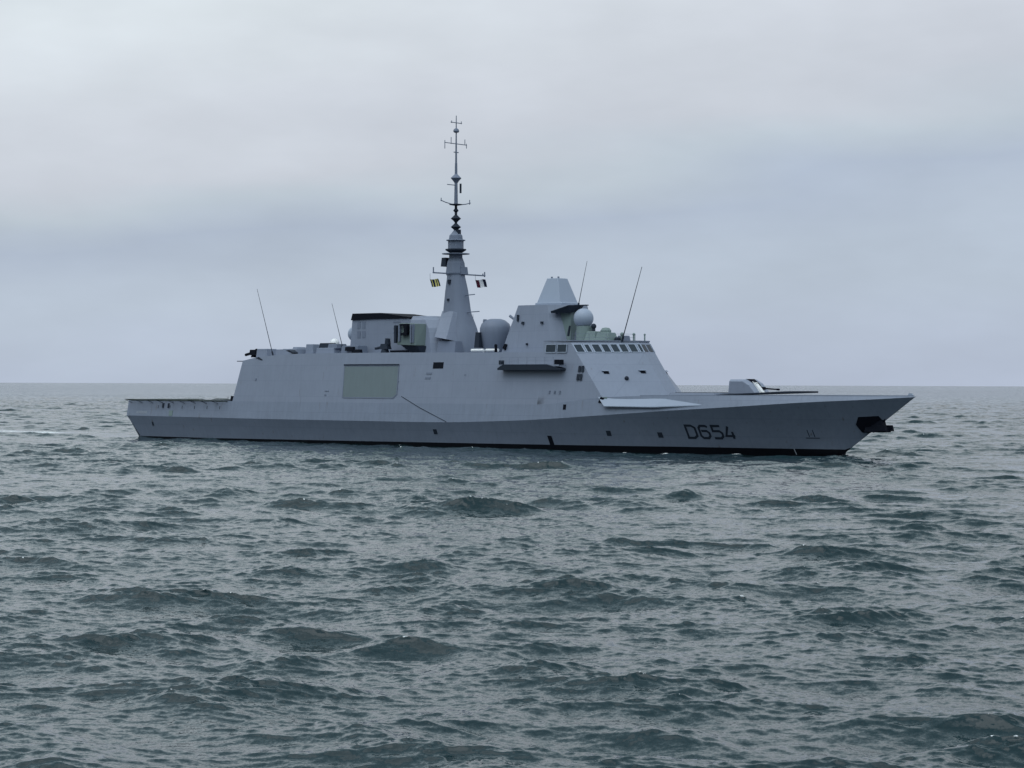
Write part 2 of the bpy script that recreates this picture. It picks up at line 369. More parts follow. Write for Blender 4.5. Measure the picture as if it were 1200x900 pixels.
# roof lip
lip = [(88.9, vt+.05), (93.65, 8.33), (99.85, 1.25)]; lip = lip+[(u, -v) for u, v in reversed(lip)]
MB().loft([[(u, v, 14.83) for u, v in lip], [(u+.02, v*1.0, 15.0) for u, v in lip]]).build('roof_coaming', M['grey'], bridge)
# windows
def wpane(name, q, mat, par, dark=True):
    mb = MB(); mb.loft([[f(-.05) for f in q], [f(.03) for f in q]]); return mb.build(name, mat, par)
def facet_window(s0, s1, sgn=1, t0=.825, t1=.955):
    q = [(lambda o, s=s, t=t: facet(s, t, sgn, o)) for s, t in ((s0, t0), (s1, t0), (s1, t1), (s0, t1))]
    w = wpane('bridge_window', q, M['glass'], bridge)
    mb = MB(); e = .016
    for a, b, c, d in ((s0-e, s0, t0-.01, t1+.01), (s1, s1+e, t0-.01, t1+.01), (s0, s1, t1, t1+.012), (s0, s1, t0-.012, t0)):
        mb.loft([[facet(a, c, sgn, -.02), facet(b, c, sgn, -.02), facet(b, d, sgn, -.02), facet(a, d, sgn, -.02)], [facet(a, c, sgn, .07), facet(b, c, sgn, .07), facet(b, d, sgn, .07), facet(a, d, sgn, .07)]])
    mb.build('window_frame', M['dome'], w)
FW = [(.0, .115), (.155, .225), (.265, .375), (.405, .505), (.54, .64), (.665, .765), (.80, .905), (.94, .985)]
for sg in (1, -1):
    for a, b in FW: facet_window(a+.02, b+.012, sg)
def side_window(u0, u1, sgn=1, z0=13.4, z1=14.4):
    f = lambda u, z, o: (u, sgn*(side(u, z)+o), z)
    q = [(lambda o, u=u, z=z: f(u, z, o)) for u, z in ((u0, z0), (u1, z0), (u1, z1), (u0, z1))]
    w = wpane('bridge_window', q, M['glass'], bridge)
    mb = MB()
    for a, b, c, d in ((u0-.09, u0, z0-.07, z1+.07), (u1, u1+.09, z0-.07, z1+.07), (u0, u1, z1, z1+.09), (u0, u1, z0-.09, z0)):
        mb.loft([[f(a, c, -.02), f(b, c, -.02), f(b, d, -.02), f(a, d, -.02)], [f(a, c, .07), f(b, c, .07), f(b, d, .07), f(a, d, .07)]])
    mb.build('window_frame', M['dome'], w)
for sg in (1, -1):
    side_window(89.5, 91.2, sg); side_window(91.55, 93.1, sg)
for v0, v1 in ((.15, .95), (-.95, -.15)):
    mb = MB(); fz = lambda t, o: 105.2+(99.75-105.2)*t+o
    mb.loft([[(fz(.83, -.05), v0, 7.05+7.77*.83), (fz(.83, -.05), v1, 7.05+7.77*.83), (fz(.955, -.05), v1, 7.05+7.77*.955), (fz(.955, -.05), v0, 7.05+7.77*.955)],
             [(fz(.83, .04), v0, 7.05+7.77*.83), (fz(.83, .04), v1, 7.05+7.77*.83), (fz(.955, .04), v1, 7.05+7.77*.955), (fz(.955, .04), v0, 7.05+7.77*.955)]])
    mb.build('bridge_window', M['glass'], bridge)
# hooded scuttles on the facet
def scuttle(s, t, w=.075, h=.04, sgn=1):
    mb = MB()
    mb.loft([[facet(s-w/2, t-h/2, sgn, -.05), facet(s+w/2, t-h/2, sgn, -.05), facet(s+w/2, t+h/2, sgn, -.05), facet(s-w/2, t+h/2, sgn, -.05)],
             [facet(s-w/2, t-h/2, sgn, .05), facet(s+w/2, t-h/2, sgn, .05), facet(s+w/2, t+h/2, sgn, .05), facet(s-w/2, t+h/2, sgn, .05)]])
    o = mb.build('scuttle', M['black'], ship)
    MB().loft([[facet(s-w*.75, t+h/2, sgn, -.03), facet(s+w*.6, t+h/2, sgn, -.03), facet(s+w*.6, t+h*.85, sgn, -.03), facet(s-w*.75, t+h*.85, sgn, -.03)],
               [facet(s-w*.75, t+h/2, sgn, .3), facet(s+w*.6, t+h/2, sgn, .3), facet(s+w*.6, t+h*.7, sgn, .3), facet(s-w*.75, t+h*.7, sgn, .3)]]).build('hood', M['dome'], o)
for sg in (1, -1):
    scuttle(.27, .46, sgn=sg); scuttle(.82, .47, sgn=sg)
mb = MB(); mb.ball(facet(.52, .36, 1, .1), .3, 12, 8); mb.build('lamp_housing', M['dark'], ship)
# bridge roof rail + small fittings
mb = MB()
rp = [facet(s, 1.0) for s in (.05, .3, .55, .8, .98)]
for p in rp: mb.tube((p[0]-.3, p[1], 14.95), (p[0]-.3, p[1], 15.9), .025)
for a, b in zip(rp[:-1], rp[1:]):
    for z in (15.4, 15.88): mb.tube((a[0]-.3, a[1], z), (b[0]-.3, b[1], z), .018)
mb.build('roof_rail', M['mastgrey'], ship)
for u, v, z, r in ((99.2, 1.5, 15.0, .13), (98.2, 2.8, 15.0, .18), (99.3, -.8, 15.0, .10)):
    MB().tube((u, v, z), (u, v, z+.75), r).ball((u, v, z+.85), r*1.5, 10, 8).build('navigation_light', M['green'], ship)
# bridge wing platform
mb = MB()
mb.loft([[(82.0, 8.2, 11.1), (93.3, 8.2, 11.1), (93.3, 8.2, 11.75), (82.0, 8.2, 11.75)], [(82.3, 10.0, 11.45), (93.0, 10.0, 11.45), (93.0, 10.0, 11.7), (82.3, 10.0, 11.7)]])
wing = mb.build('bridge_wing', M['grey'], ship)
mb = MB(); mb.prism_v([(82.0, 10.95), (93.3, 10.95), (93.3, 11.15), (90.9, 11.72), (83.0, 11.72), (82.0, 11.2)], 8.3, 10.06); mb.build('wing_underside_shade', M['dark'], wing)  # dark paint puts the shade under the wing into its colour
MB().box(92.2, 93.2, 9.2, 10.0, 11.7, 12.35).build('pelorus_box', M['black'], wing)
MB().box(82.2, 82.5, 9.2, 10.0, 11.7, 12.3).build('wing_post', M['dark'], wing)
mb = MB()
for u in np.linspace(82.5, 92.0, 7): mb.tube((u, 9.9, 11.7), (u, 9.9, 12.7), .02)
for z in (12.2, 12.7): mb.tube((82.5, 9.9, z), (92.0, 9.9, z), .015)
mb.build('wing_rail', M['mastgrey'], wing)
MB().tube((79.9, 8.0, 13.4), (79.9, 8.0, 14.3), .2).ball((79.9, 8.0, 14.4), .22, 10, 8).build('deck_locker', M['black'], ship)

# ---- fo'c'sle ledge: sloping facet below the bridge, skylight put into its paler paint
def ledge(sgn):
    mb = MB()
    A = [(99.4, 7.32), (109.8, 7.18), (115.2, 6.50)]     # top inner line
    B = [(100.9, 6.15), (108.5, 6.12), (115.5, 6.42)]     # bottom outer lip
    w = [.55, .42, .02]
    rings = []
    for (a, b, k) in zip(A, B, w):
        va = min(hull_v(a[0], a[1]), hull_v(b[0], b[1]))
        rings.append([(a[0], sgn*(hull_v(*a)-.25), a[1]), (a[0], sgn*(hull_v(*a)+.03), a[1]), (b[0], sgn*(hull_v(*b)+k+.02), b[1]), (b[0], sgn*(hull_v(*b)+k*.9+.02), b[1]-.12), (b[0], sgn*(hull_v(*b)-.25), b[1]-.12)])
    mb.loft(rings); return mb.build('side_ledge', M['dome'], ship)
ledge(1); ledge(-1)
MB().prism_v([(99.5, 6.6), (100.1, 6.5), (100.5, 7.2), (99.9, 7.35)], 9.2, 9.62).build('fairlead', M['black'], ship)
MB().box(100.2, 100.9, 9.0, 9.5, 6.7, 7.35).build('fairlead_housing', M['green'], ship)
# raised missile deck and hatches
mb = MB(); mb.box(106.6, 114.2, -3.6, 3.6, 7.4, 7.95, tu=.25, tv=.15); vd = mb.build('missile_deck', M['grey'], ship)
for i in range(4):
    for j in range(-2, 2): 
        u0 = 107.3+i*1.6; MB().box(u0, u0+1.35, j*1.55+.1, j*1.55+1.4, 7.95, 8.02).build('cell_hatch', M['deck'], vd)
# bulwark capping towards the bow
for sg in (1, -1):
    mb = MB(); rings = []
    for u in np.linspace(106, 141.7, 30):
        v = hull_v(u, ZD(u)); rings.append([(u, sg*v, ZD(u)), (u, sg*v-sg*min(.10, v), ZD(u)), (u, sg*v-sg*min(.12, v), ZD(u)+.12), (u, sg*(v-.01), ZD(u)+.12)])
    mb.loft(rings); mb.build('gunwale', M['hull'], ship)

# ---- gun on its plinth
MB().prism_v([(113.4, 7.62), (125.9, 8.02), (125.9, 8.25), (124.6, 8.22), (113.4, 7.70)], -3.0, 3.0).build('gun_breakwater', M['dark'], ship)
mb = MB()
def gring(v, k):
    return [(114.75+k*.3, v, 7.85), (115.0+k*.2, v, 9.75-k*.25), (117.5-k*.2, v, 9.75-k*.25), (118.5-k*.2, v, 9.2-k*.2), (119.5-k*.3, v, 8.05), (119.5-k*.3, v, 7.85)]
mb.loft([gring(-1.75, 1), gring(-1.2, 0), gring(1.2, 0), gring(1.75, 1)])
gun = mb.build('gun_turret', M['grey'], ship, bevel=.06)
mb = MB(); mb.prism_v([(117.25, 9.80), (118.05, 9.80), (118.85, 9.2), (119.5, 8.35), (119.3, 7.95), (118.75, 8.5), (118.15, 9.25)], .05, .95); mb.build('gun_slot', M['black'], gun)
MB().prism_v([(118.3, 9.5), (118.75, 9.3), (120.0, 7.95), (119.6, 7.9)], .35, 1.0).build('gun_shield', M['white'], gun)
mb = MB(); mb.tube((118.2, 0, 8.62), (119.7, 0, 8.56), .22, .2, 12).tube((119.7, 0, 8.56), (121.6, 0, 8.45), .11, .085, 12).tube((121.5, 0, 8.455), (121.9, 0, 8.43), .13, .13, 12)
mb.build('gun_barrel', M['black'], gun)

# ---- bow anchor
def stem_u(z): return 131.2+z/7.65*10.8
pl_ = [(134.3, 4.1), (134.9, 5.05), (137.2, 5.2), (137.5, 4.6), (136.4, 3.75), (135.5, 3.05), (134.7, 3.1)]
plate('anchor_recess', pl_, M['black'], .10)
plate('anchor_recess', pl_, M['black'], .10, fn=lambda u, z: -hull_v(u, z)-.05)
mb = MB()
mb.box(stem_u(4.2)-1.9, stem_u(4.2)+.55, -.55, .55, 3.55, 4.75, tu=.25, tv=.12)
mb.box(135.2, 138.0, -.95, .95, 3.15, 3.75, tu=.1, tv=.1)
mb.box(136.9, 138.4, .55, 1.05, 3.3, 4.05, tu=.15, tv=.08); mb.box(136.9, 138.4, -1.05, -.55, 3.3, 4.05, tu=.15, tv=.08)
mb.tube((135.9, 0, 3.2), (137.9, 0, 5.1), .22)
anc = mb.build('anchor', M['black'], ship, bevel=.05, label='black bow anchor hanging from the stem')
# mooring bits & jackstaff at the bow tip
MB().box(140.9, 141.7, -.12, .12, 7.68, 8.05, tu=.2).build('bow_fairlead', M['dome'], ship)

# ---- tower and main radar
def ring8(u0, u1, v, z, c, ca=None):
    ca = c if ca is None else ca
    return [(u0+ca, v, z), (u1-c, v, z), (u1, v-c, z), (u1, -v+c, z), (u1-c, -v, z), (u0+ca, -v, z), (u0, -v+ca, z), (u0, v-ca, z)]
mb = MB(); mb.loft([ring8(77.6, 90.6, 5.0, 13.3, 3.1, .7), ring8(80.1, 88.6, 4.1, 20.1, 2.6, .6)])
tower = mb.build('forward_tower', M['grey'], ship)
def ring4(u0, u1, v0, v1, z): return [(u0, v0, z), (u1, v0, z), (u1, v1, z), (u0, v1, z)]
mb = MB(); mb.loft([ring4(82.0, 86.8, -2.05, 2.05, 20.1), ring4(82.0, 86.8, -2.05, 2.05, 20.45), ring4(82.3, 86.5, -2.0, 2.0, 20.5), ring4(83.35, 85.35, -1.05, 1.05, 23.95)])
mb.build('main_radar', M['dome'], ship, bevel=.05, label='truncated pyramid main radar on the forward tower')
for u in (83.7, 84.9): MB().box(u-.1, u+.1, .3, .5, 23.94, 24.2).build('radar_lug', M['mastgrey'], ship)
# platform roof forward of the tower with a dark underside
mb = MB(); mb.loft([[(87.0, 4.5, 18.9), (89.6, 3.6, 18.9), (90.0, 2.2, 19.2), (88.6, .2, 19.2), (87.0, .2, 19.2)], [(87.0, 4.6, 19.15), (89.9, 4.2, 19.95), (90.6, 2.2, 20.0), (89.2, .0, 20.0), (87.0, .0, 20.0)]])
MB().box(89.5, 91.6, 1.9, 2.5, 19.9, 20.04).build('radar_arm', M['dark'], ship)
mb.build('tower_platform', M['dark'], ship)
plate('tower_panel', [(0, 0)]*0 or rect(0, .01, 0, .01), M['green'], fn=lambda u, z: -60) if False else None
MB().box(86.9, 89.4, -.6, 3.1, 15.0, 19.1, tu=.05, tv=.05).build('tower_front', M['green'], ship)
MB().tube((89.6, 3.9, 15.7), (89.9, 3.9, 17.1), .18, .14).build('searchlight_mount', M['dark'], ship)
# fixtures on tower side
tv = lambda z: 5.0-(z-13.3)/6.8*.9
for u, z, a, b in ((80.9, 18.3, .22, .9), (81.9, 17.6, .35, .35), (85.4, 17.6, .35, .3), (83.0, 14.6, .2, .3), (87.2, 14.5, .2, .3)):
    MB().box(u-a/2, u+a/2, tv(z)-.1, tv(z)+.28, z-b/2, z+b/2).build('tower_fitting', M['dark'], ship)
MB().tube((80.5, 4.3, 17.9), (86.0, 4.3, 17.75), .04).build('tower_rail', M['mastgrey'], ship)
MB().tube((79.6, 3.2, 17.9), (78.3, 3.2, 18.7), .16, .2).build('tower_camera', M['mastgrey'], ship)
MB().prism_v([(78.6, 14.1), (79.0, 14.7), (79.3, 14.6), (79.1, 13.8)], 4.7, 5.15).build('tower_hatch', M['black'], ship)
# communications dome
mb = MB(); mb.lathe((91.7, 2.9, 14.8), [(1.35, 0), (1.35, .15), (1.2, .2), (1.12, 2.25)], 20); mb.build('dome_pedestal', M['green'], ship, smooth=True)
mb = MB(); mb.ball((91.6, 3.0, 18.12), 1.38, 36, 24); mb.build('satellite_dome', M['dome'], ship, smooth=True, label='round satellite dome beside the forward tower')
mb = MB(); mb.ball((44.9, .8, 16.6), 1.2, 30, 20).lathe((44.9, .8, 13.4), [(.7, 0), (.6, 2.2)], 14); mb.build('satellite_dome', M['dome'], ship, smooth=True, label='round dome half hidden behind the funnel block')
# bridge roof equipment
MB().tube((93.4, 3.0, 15), (93.4, 3.0, 16.8), .3, .22).ball((93.4, 3.0, 17.0), .38, 14, 10).build('optronic_sight', M['dark'], ship)
def equip(name, u0, u1, v0, v1, z0, z1, mat, tu=.15, tv=.1, bevel=.05): return MB().box(u0, u1, v0, v1, z0, z1, tu=tu, tv=tv).build(name, mat, ship, bevel=bevel)
equip('sight_pedestal', 92.6, 94.6, 2.2, 4.2, 14.95, 16.3, M['green'], .3, .3)
equip('equipment_box', 94.4, 97.0, 2.0, 4.2, 14.95, 16.1, M['green'], .35, .3)
MB().lathe((95.6, 3.1, 16.1), [(.75, 0), (.75, .3), (.5, .62), (.1, .7)], 12).build('radome_cap', M['green'], ship)
equip('equipment_box', 96.9, 98.0, .6, 2.4, 14.95, 15.7, M['mastgrey'])
MB().lathe((97.4, 2.6, 14.95), [(.55, 0), (.55, .35), (.4, .55)], 12).build('antenna_base', M['dark'], ship)

# ---- round decoy / director housing between mast and tower
mb = MB(); mb.lathe((74.7, 2.2, 13.5), [(1.7, 0), (1.95, .8), (2.15, 1.8), (2.25, 2.7), (2.25, 3.5), (2.0, 4.15), (1.4, 4.65), (.8, 4.85)], 14, rot=.2)
mb.build('director_housing', M['mastgrey'], ship, smooth=True, label='faceted rounded housing between mast and forward tower')
MB().box(73.0, 73.9, 3.9, 4.9, 14.2, 16.4, tu=.1, tv=.2).build('director_door', M['dark'], ship)
MB().tube((73.3, 3.0, 17.0), (73.4, 3.0, 18.3), .35, .28, 10).build('director_sensor', M['mastgrey'], ship)
for u0, u1 in ((76.0, 78.3), (78.75, 81.0)):
    mb = MB(); z = 13.78
    mb.tube((u0-1.0, 7.6, z-.02), (u1-1.0, 7.6, z-.02), .21, n=14); mb.build('liferaft_canister', M['white'], ship, smooth=True)

# ---- mast
mb = MB()
def mr(h, z, cu=67.35, cv=.6, a=1.0, sq=.28):
    c = h*sq*2; u0, u1 = cu-h*a, cu+h*a
    return [(u0+c, cv+h, z), (u1-c, cv+h, z), (u1, cv+h-c, z), (u1, cv-h+c, z), (u1-c, cv-h, z), (u0+c, cv-h, z), (u0, cv-h+c, z), (u0, cv+h-c, z)]
cuz = lambda z: float(np.interp(z, [13.4, 17.2, 19.5, 22.8, 25], [65.63, 65.6, 65.2, 65.1, 64.95]))
cvz = lambda z: 0
MS = [(13.4, 3.45), (15.4, 3.0), (17.2, 2.55), (19.5, 2.0), (22.8, 1.62), (24.7, 1.3), (25.0, 1.28)]
mb.loft([mr(h, z, cuz(z), cvz(z)) for z, h in MS])
mast = mb.build('mast', M['mastgrey'], ship, smooth=True, label='tall tapering faceted mast with stacked rings and antennas')
CU = 64.9
mb = MB(); mb.loft([mr(1.32, 25.0, CU, 0), mr(1.42, 25.3, CU, 0), mr(1.25, 26.8, CU, 0), mr(.95, 27.6, CU, 0), mr(.95, 28.1, CU, 0)]); mb.build('mast_head', M['mastgrey'], mast)
MB().box(CU-1.9, CU-.9, -.2, 1.2, 26.3, 27.6, tu=.1, tv=.1).build('sensor_box', M['dark'], mast)
MB().box(CU+.6, CU+1.6, -1.0, .5, 25.1, 26.2, tu=.1, tv=.1).build('sensor_box', M['mastgrey'], mast)
P = [(1.0, 0), (2.05, .0), (2.05, .1), (1.2, .16)]
MB().lathe((CU, 0, 28.1), P, 20).build('ring_platform', M['mastgrey'], mast)
MB().lathe((CU, 0, 28.35), [(1.0, 0), (1.55, .35), (1.55, .5), (1.2, .55)], 20).build('ring_platform', M['dark'], mast)
MB().lathe((CU, 0, 28.9), [(1.15, 0), (1.15, 1.15)], 8).build('antenna_drum', M['mastgrey'], mast)
MB().lathe((CU, 0, 30.0), [(1.1, 0), (1.42, .1), (1.42, .2), (1.05, .3)], 20).build('ring_platform', M['mastgrey'], mast)
MB().lathe((CU, 0, 30.25), [(1.05, 0), (.98, .6), (.7, .9), (.3, 1.4), (.18, 1.6)], 12).build('mast_cap', M['mastgrey'], mast)
MB().box(CU+.15, CU+.75, -.3, .3, 31.0, 31.7).build('cap_fitting', M['dark'], mast)
for z, r, h in ((32.1, .78, 1.15), (33.35, .78, 1.15), (34.5, .42, .7)):
    MB().lathe((CU, 0, z), [(.16, -h*.52), (r*.55, -h*.25), (r, 0), (r*.9, .06), (.22, h*.45)], 14).build('antenna_cone', M['dark'], mast)
MB().tube((CU, 0, 31.5), (CU, 0, 35.4), .2, .2, 10).build('upper_pole', M['dark'], mast)
MB().tube((CU, 0, 35.4), (CU, 0, 41.5), .29, .18, 10).tube((CU, 0, 41.5), (CU, 0, 48.5), .15, .06, 8).build('topmast', M['mastgrey'], mast)
MB().lathe((CU, 0, 39.3), [(.2, -.75), (.45, -.4), (.8, 0), (.72, .1), (.45, .35), (.2, .6)], 14).build('antenna_cone', M['mastgrey'], mast)
MB().lathe((CU, 0, 46.25), [(.08, -.3), (.36, -.22), (.46, -.02), (.34, .26), (.08, .42)], 14).build('antenna_ball', M['mastgrey'], mast)
def yard(z, v0, v1, r, rise=0, name='yard', tips=()):
    mb = MB(); K = 6; prev = None
    for i in range(K+1):
        t = i/K; v = v0+(v1-v0)*t; zz = z+rise*(2*t-1)**2; p = (CU, v, zz)
        if prev: mb.tube(prev, p, r)
        prev = p
    for v, za, zb in tips: mb.tube((CU, v, z+za), (CU, v, z+zb), r*.9)
    return mb.build(name, M['mastgrey'], mast)
yard(35.4, -3.2, 3.3, .07, .45, tips=((3.2, .3, .8), (-3.0, .2, .9)))
MB().lathe((CU, 0, 35.25), [(.3, 0), (1.0, .12), (1.0, .2), (.3, .3)], 14).build('ring_platform', M['dark'], mast)
yard(44.35, -2.3, 2.5, .06, 0, tips=((2.45, -.9, .35), (1.1, -.1, .9), (-1.9, -.05, .8), (-2.25, -.5, .2)))
yard(47.45, -1.2, 1.2, .06, 0, tips=((-1.1, -.1, .3), (1.0, -.1, .25)))
yard(43.1, -.5, .5, .07)
MB().tube((CU, 0, 38.25), (CU, 1.9, 38.25), .06).build('arm', M['mastgrey'], mast)
MB().tube((CU+.45, -.5, 37.1), (CU+.45, -.5, 38.5), .15, .15, 8).build('antenna_can', M['dark'], mast)
yard(25.2, -6.5, 4.9, .10, 0, name='signal_yard', tips=((4.8, -.05, .8), (-6.4, -.2, .55), (-6.0, .0, .3)))
for u, z, L_ in ((66.4, 22.0, 2.3), (66.6, 19.5, 3.0)):
    MB().tube((u, 0, z), (u+L_, 0, z+.1), .07).build('arm', M['mastgrey'], mast)
MB().box(cuz(24)-.2, cuz(24)+.25, 1.2, 1.7, 23.7, 24.3).build('mast_fitting', M['dark'], mast)
MB().box(cuz(21)-.2, cuz(21)+.15, 1.6, 2.0, 21.2, 21.5).build('mast_fitting', M['dark'], mast)
# splayed fairing on the starboard quarter of the mast
mb = MB()
tl, tr, bl, br = (63.9, 1.8, 19.7), (66.4, 2.1, 19.6), (64.6, 4.2, 15.85), (67.2, 4.5, 15.5)
mb.add([tl, tr, br, bl, (64.6, 1.0, 19.3), (66.8, 1.0, 19.3), (67.6, 2.0, 15.1), (65.2, 1.6, 15.1)], [(0, 1, 2, 3), (4, 7, 6, 5), (0, 3, 7, 4), (1, 5, 6, 2), (3, 2, 6, 7), (0, 4, 5, 1)])
mb.build('mast_fairing', M['grey'], mast)
MB().box(65.0, 68.6, 2.2, 4.2, 13.5, 15.2, tu=.1, tv=.3).build('mast_base_locker', M['mastgrey'], ship)

# ---- funnel block
mb = MB(); mb.loft([ring4(46.3, 60.5, -3.9, 3.9, 13.4), [(46.8, 3.4, 18.3), (60.5, 3.4, 18.55), (60.5, -3.4, 18.55), (46.8, -3.4, 18.3)][::-1]][::1]) if False else None
mb = MB(); mb.prism_v([(46.3, 13.4), (46.9, 18.75), (58.5, 18.72), (60.5, 18.2), (60.5, 13.4)], -3.5, 3.5)
fun = mb.build('funnel', M['grey'], ship, bevel=.05)
mb = MB(); mb.prism_v([(46.75, 18.6), (47.1, 19.6), (53.0, 19.6), (59.1, 18.85), (59.1, 18.72), (52.0, 18.72)], -3.65, 3.68); mb.build('exhaust_louvre', M['black'], fun, label='black topped exhaust louvre')
for u in (48.0, 49.05):
    for z0 in (15.9, 17.3):
        MB().box(u, u+.65, 3.4, 3.55, z0, z0+1.05).build('funnel_grille', M['mastgrey'], fun)
for z0 in (16.5, 17.1, 18.1):
    MB().box(55.6, 57.0, 3.4, 3.56, z0, z0+.22).build('funnel_vent', M['mastgrey'], fun)
mb = MB()
def fr(z, a): return ring8(57.8+a*.0, 65.6-a, 4.3-a*.35, z, 1.5)
mb.loft([fr(13.4, 0), fr(15.0, .25), fr(17.2, .9), fr(18.4, 1.8), fr(19.0, 3.2)])
mb.build('exhaust_housing', M['grey'], ship, bevel=.06)
# decoy launcher: greenish box on a dark underside
LU = -1.0
mb = MB(); mb.loft([[(58.9+LU, 4.0, 14.8), (59.6+LU, 5.8, 14.75), (63.2+LU, 5.8, 14.6), (63.9+LU, 4.0, 14.6)], [(58.9+LU, 4.0, 18.0), (59.6+LU, 5.5, 17.85), (62.9+LU, 5.5, 17.8), (63.7+LU, 4.0, 17.8)]])
lau = mb.build('decoy_launcher', M['launch'], ship, bevel=.05, label='greenish box launcher with dark slots')
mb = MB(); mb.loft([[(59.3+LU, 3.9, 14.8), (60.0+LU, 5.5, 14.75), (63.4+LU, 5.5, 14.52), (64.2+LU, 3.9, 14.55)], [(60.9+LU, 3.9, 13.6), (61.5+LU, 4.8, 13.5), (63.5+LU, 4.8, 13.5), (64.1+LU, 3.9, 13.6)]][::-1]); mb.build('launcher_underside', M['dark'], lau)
for u, w, z0, z1 in ((59.1, .45, 15.0, 17.6), (59.95, .3, 15.2, 17.7), (62.35, .25, 15.0, 17.7), (62.8, .12, 15.0, 17.7)):
    MB().box(u+LU, u+LU+w, 5.55, 5.98, z0, z1).build('slot', M['dark'] if u < 59.5 else M['mastgrey'], lau)
MB().box(60.4+LU, 61.9+LU, 5.6, 6.15, 17.5, 17.8).box(61.3+LU, 61.9+LU, 5.6, 6.2, 16.3, 17.5).box(60.7+LU, 61.9+LU, 5.6, 6.25, 16.1, 16.5).build('sight', M['black'], lau)
mb = MB(); mb.box(58.6, 61.8, 6.6, 7.3, 13.6, 13.9); mb.build('deck_rack', M['black'], ship)
mb = MB(); mb.lathe((55.9, 5.6, 13.5), [(.7, 0), (.5, .6)], 10).box(55.2, 56.8, 5.1, 6.1, 14.1, 14.9, tu=.2, tv=.1).tube((54.2, 5.9, 14.2), (56.0, 5.7, 14.5), .2).box(56.0, 56.8, 5.3, 5.8, 14.8, 15.7, tu=.15)
mb.build('deck_gun', M['dark'], ship, label='small dark deck gun beside the funnel block')

# ---- hangar roof clutter
mb = MB(); mb.tube((27.6, 6.0, 13.05), (27.6, 6.0, 13.5), .5, .35, 10).box(27.0, 28.5, 5.4, 6.5, 13.4, 14.25, tu=.15, tv=.1).tube((25.7, 6.0, 13.45), (27.3, 6.0, 13.75), .22, .22, 8).ball((28.3, 6.0, 14.0), .42, 12, 8)
mb.build('remote_gun', M['black'], ship, label='black remote gun at the aft corner of the hangar roof')
MB().box(25.9, 27.4, 7.2, 8.0, 12.38, 12.5).build('corner_bracket', M['dark'], ship)
for a in ((29.4, 31.9, 4.9, 7.2, 12.9, 14.35), (33.6, 35.5, 4.6, 7.0, 13.2, 14.25), (35.3, 38.6, 4.9, 7.2, 13.2, 14.3), (36.5, 37.7, 4.2, 6.2, 14.1, 14.6), (39.2, 40.9, 4.0, 6.0, 13.3, 15.0), (42.0, 46.0, 4.0, 6.5, 13.3, 14.4)):
    equip('roof_locker', *a, M['grey'])
equip('roof_box', 44.3, 46.3, 3.9, 6.2, 14.3, 15.0, M['mastgrey']); equip('roof_box', 42.0, 44.4, 3.9, 5.8, 14.4, 15.15, M['dark'])
equip('roof_box', 47.6, 51.2, 4.4, 6.6, 13.5, 14.7, M['mastgrey']); equip('roof_box', 50.2, 52.0, 6.3, 7.0, 13.5, 14.1, M['black'], .05)
equip('roof_box', 48.8, 50.6, 6.3, 7.0, 13.9, 14.5, M['black'], .05)
MB().ball((43.6, 4.0, 15.1), .75, 16, 10).build('small_dome', M['white'], ship, smooth=True, label='small white dome on the hangar roof')
for u, z in ((31.6, 12.95), (38.3, 14.0)):
    MB().prism_v([(u-.9, z), (u+.6, z-.45), (u+.7, z-.3), (u-.2, z+.1)], 7.2, side(u, z)+.1).build('roof_lamp', M['dark'], ship)
# whip antennas
def whip(a, b, r=.06):
    mb = MB(); mb.tube(a, tuple(Vector(a)+(Vector(b)-Vector(a))*.06), r*2.2, r*2.2).tube(a, b, r, r*.45, 8); mb.build('whip_antenna', M['dark'], ship)
whip((33.1, 7, 13.3), (29.4, 7, 23.7)); whip((46.4, 5, 14.4), (44.0, 5, 21.2), .055); whip((98.35, 3, 14.95), (101.7, 3, 24.9), .075); whip((87.4, -1, 20.1), (88.95, -1, 26.3), .055)
whip((63.2, -6, 13.5), (62.6, -6.4, 19.5), .04)

# ---- flight deck nets, both sides and stern
def net(p, q, out, name='safety_net'):
    # p->q along the deck edge, out = outward offset vector (u,v,z)
    mb = MB(); p, q, out = Vector(p), Vector(q), Vector(out)
    cs = [p, q, q+out, p+out]
    for a, b in zip(cs, cs[1:]+cs[:1]): mb.tube(a, b, .05, n=6)
    K = 7; J = 4
    for i in range(1, K): t = i/K; mb.tube(p.lerp(q, t), p.lerp(q, t)+out, .02, n=4)
    for j in range(1, J): t = j/J; mb.tube(p+out*t, q+out*t, .02, n=4)
    mb.build(name, M['net'], ship)
for k in range(9):
    u0 = .7+k*2.75; u1 = min(u0+2.6, 25.2)
    for sg in (1, -1):
        net((u0, sg*hull_v(u0, 6.15), 6.15), (u1, sg*hull_v(u1, 6.15), 6.15), (0, sg*1.35, .12 if k % 3 else .2))
for k in range(5):
    v0 = -8+k*3.3; net((.15, v0, 6.15), (.15, v0+3.1, 6.15), (-1.1, 0, .15))
for k in range(9):
    u = 1.0+k*2.75; MB().tube((u, hull_v(u, 6.0), 5.75), (u, hull_v(u, 6.0)+1.3, 6.2), .04).build('net_bracket', M['dark'], ship)
mb = MB(); mb.loft([[(u, hull_v(u, 6.15)*s-.15*s*0, 6.2) for s in (1,)]+[(u, hull_v(u, 6.15)-.35, 6.2), (u, hull_v(u, 6.15)-.35, 6.34), (u, hull_v(u, 6.15)-.02, 6.34)] for u in np.linspace(.6, 25.7, 8)]); mb.build('deck_edge_coaming', M['dark'], ship)
mb = MB(); mb.tube((25.9, 8.3, 6.2), (25.9, 8.3, 7.3), .05).box(25.0, 25.6, 8.0, 8.6, 6.2, 7.0, tu=.1, tv=.1).tube((24.3, 8.4, 6.2), (24.3, 8.4, 6.9), .04); mb.build('deck_stanchion', M['black'], ship)

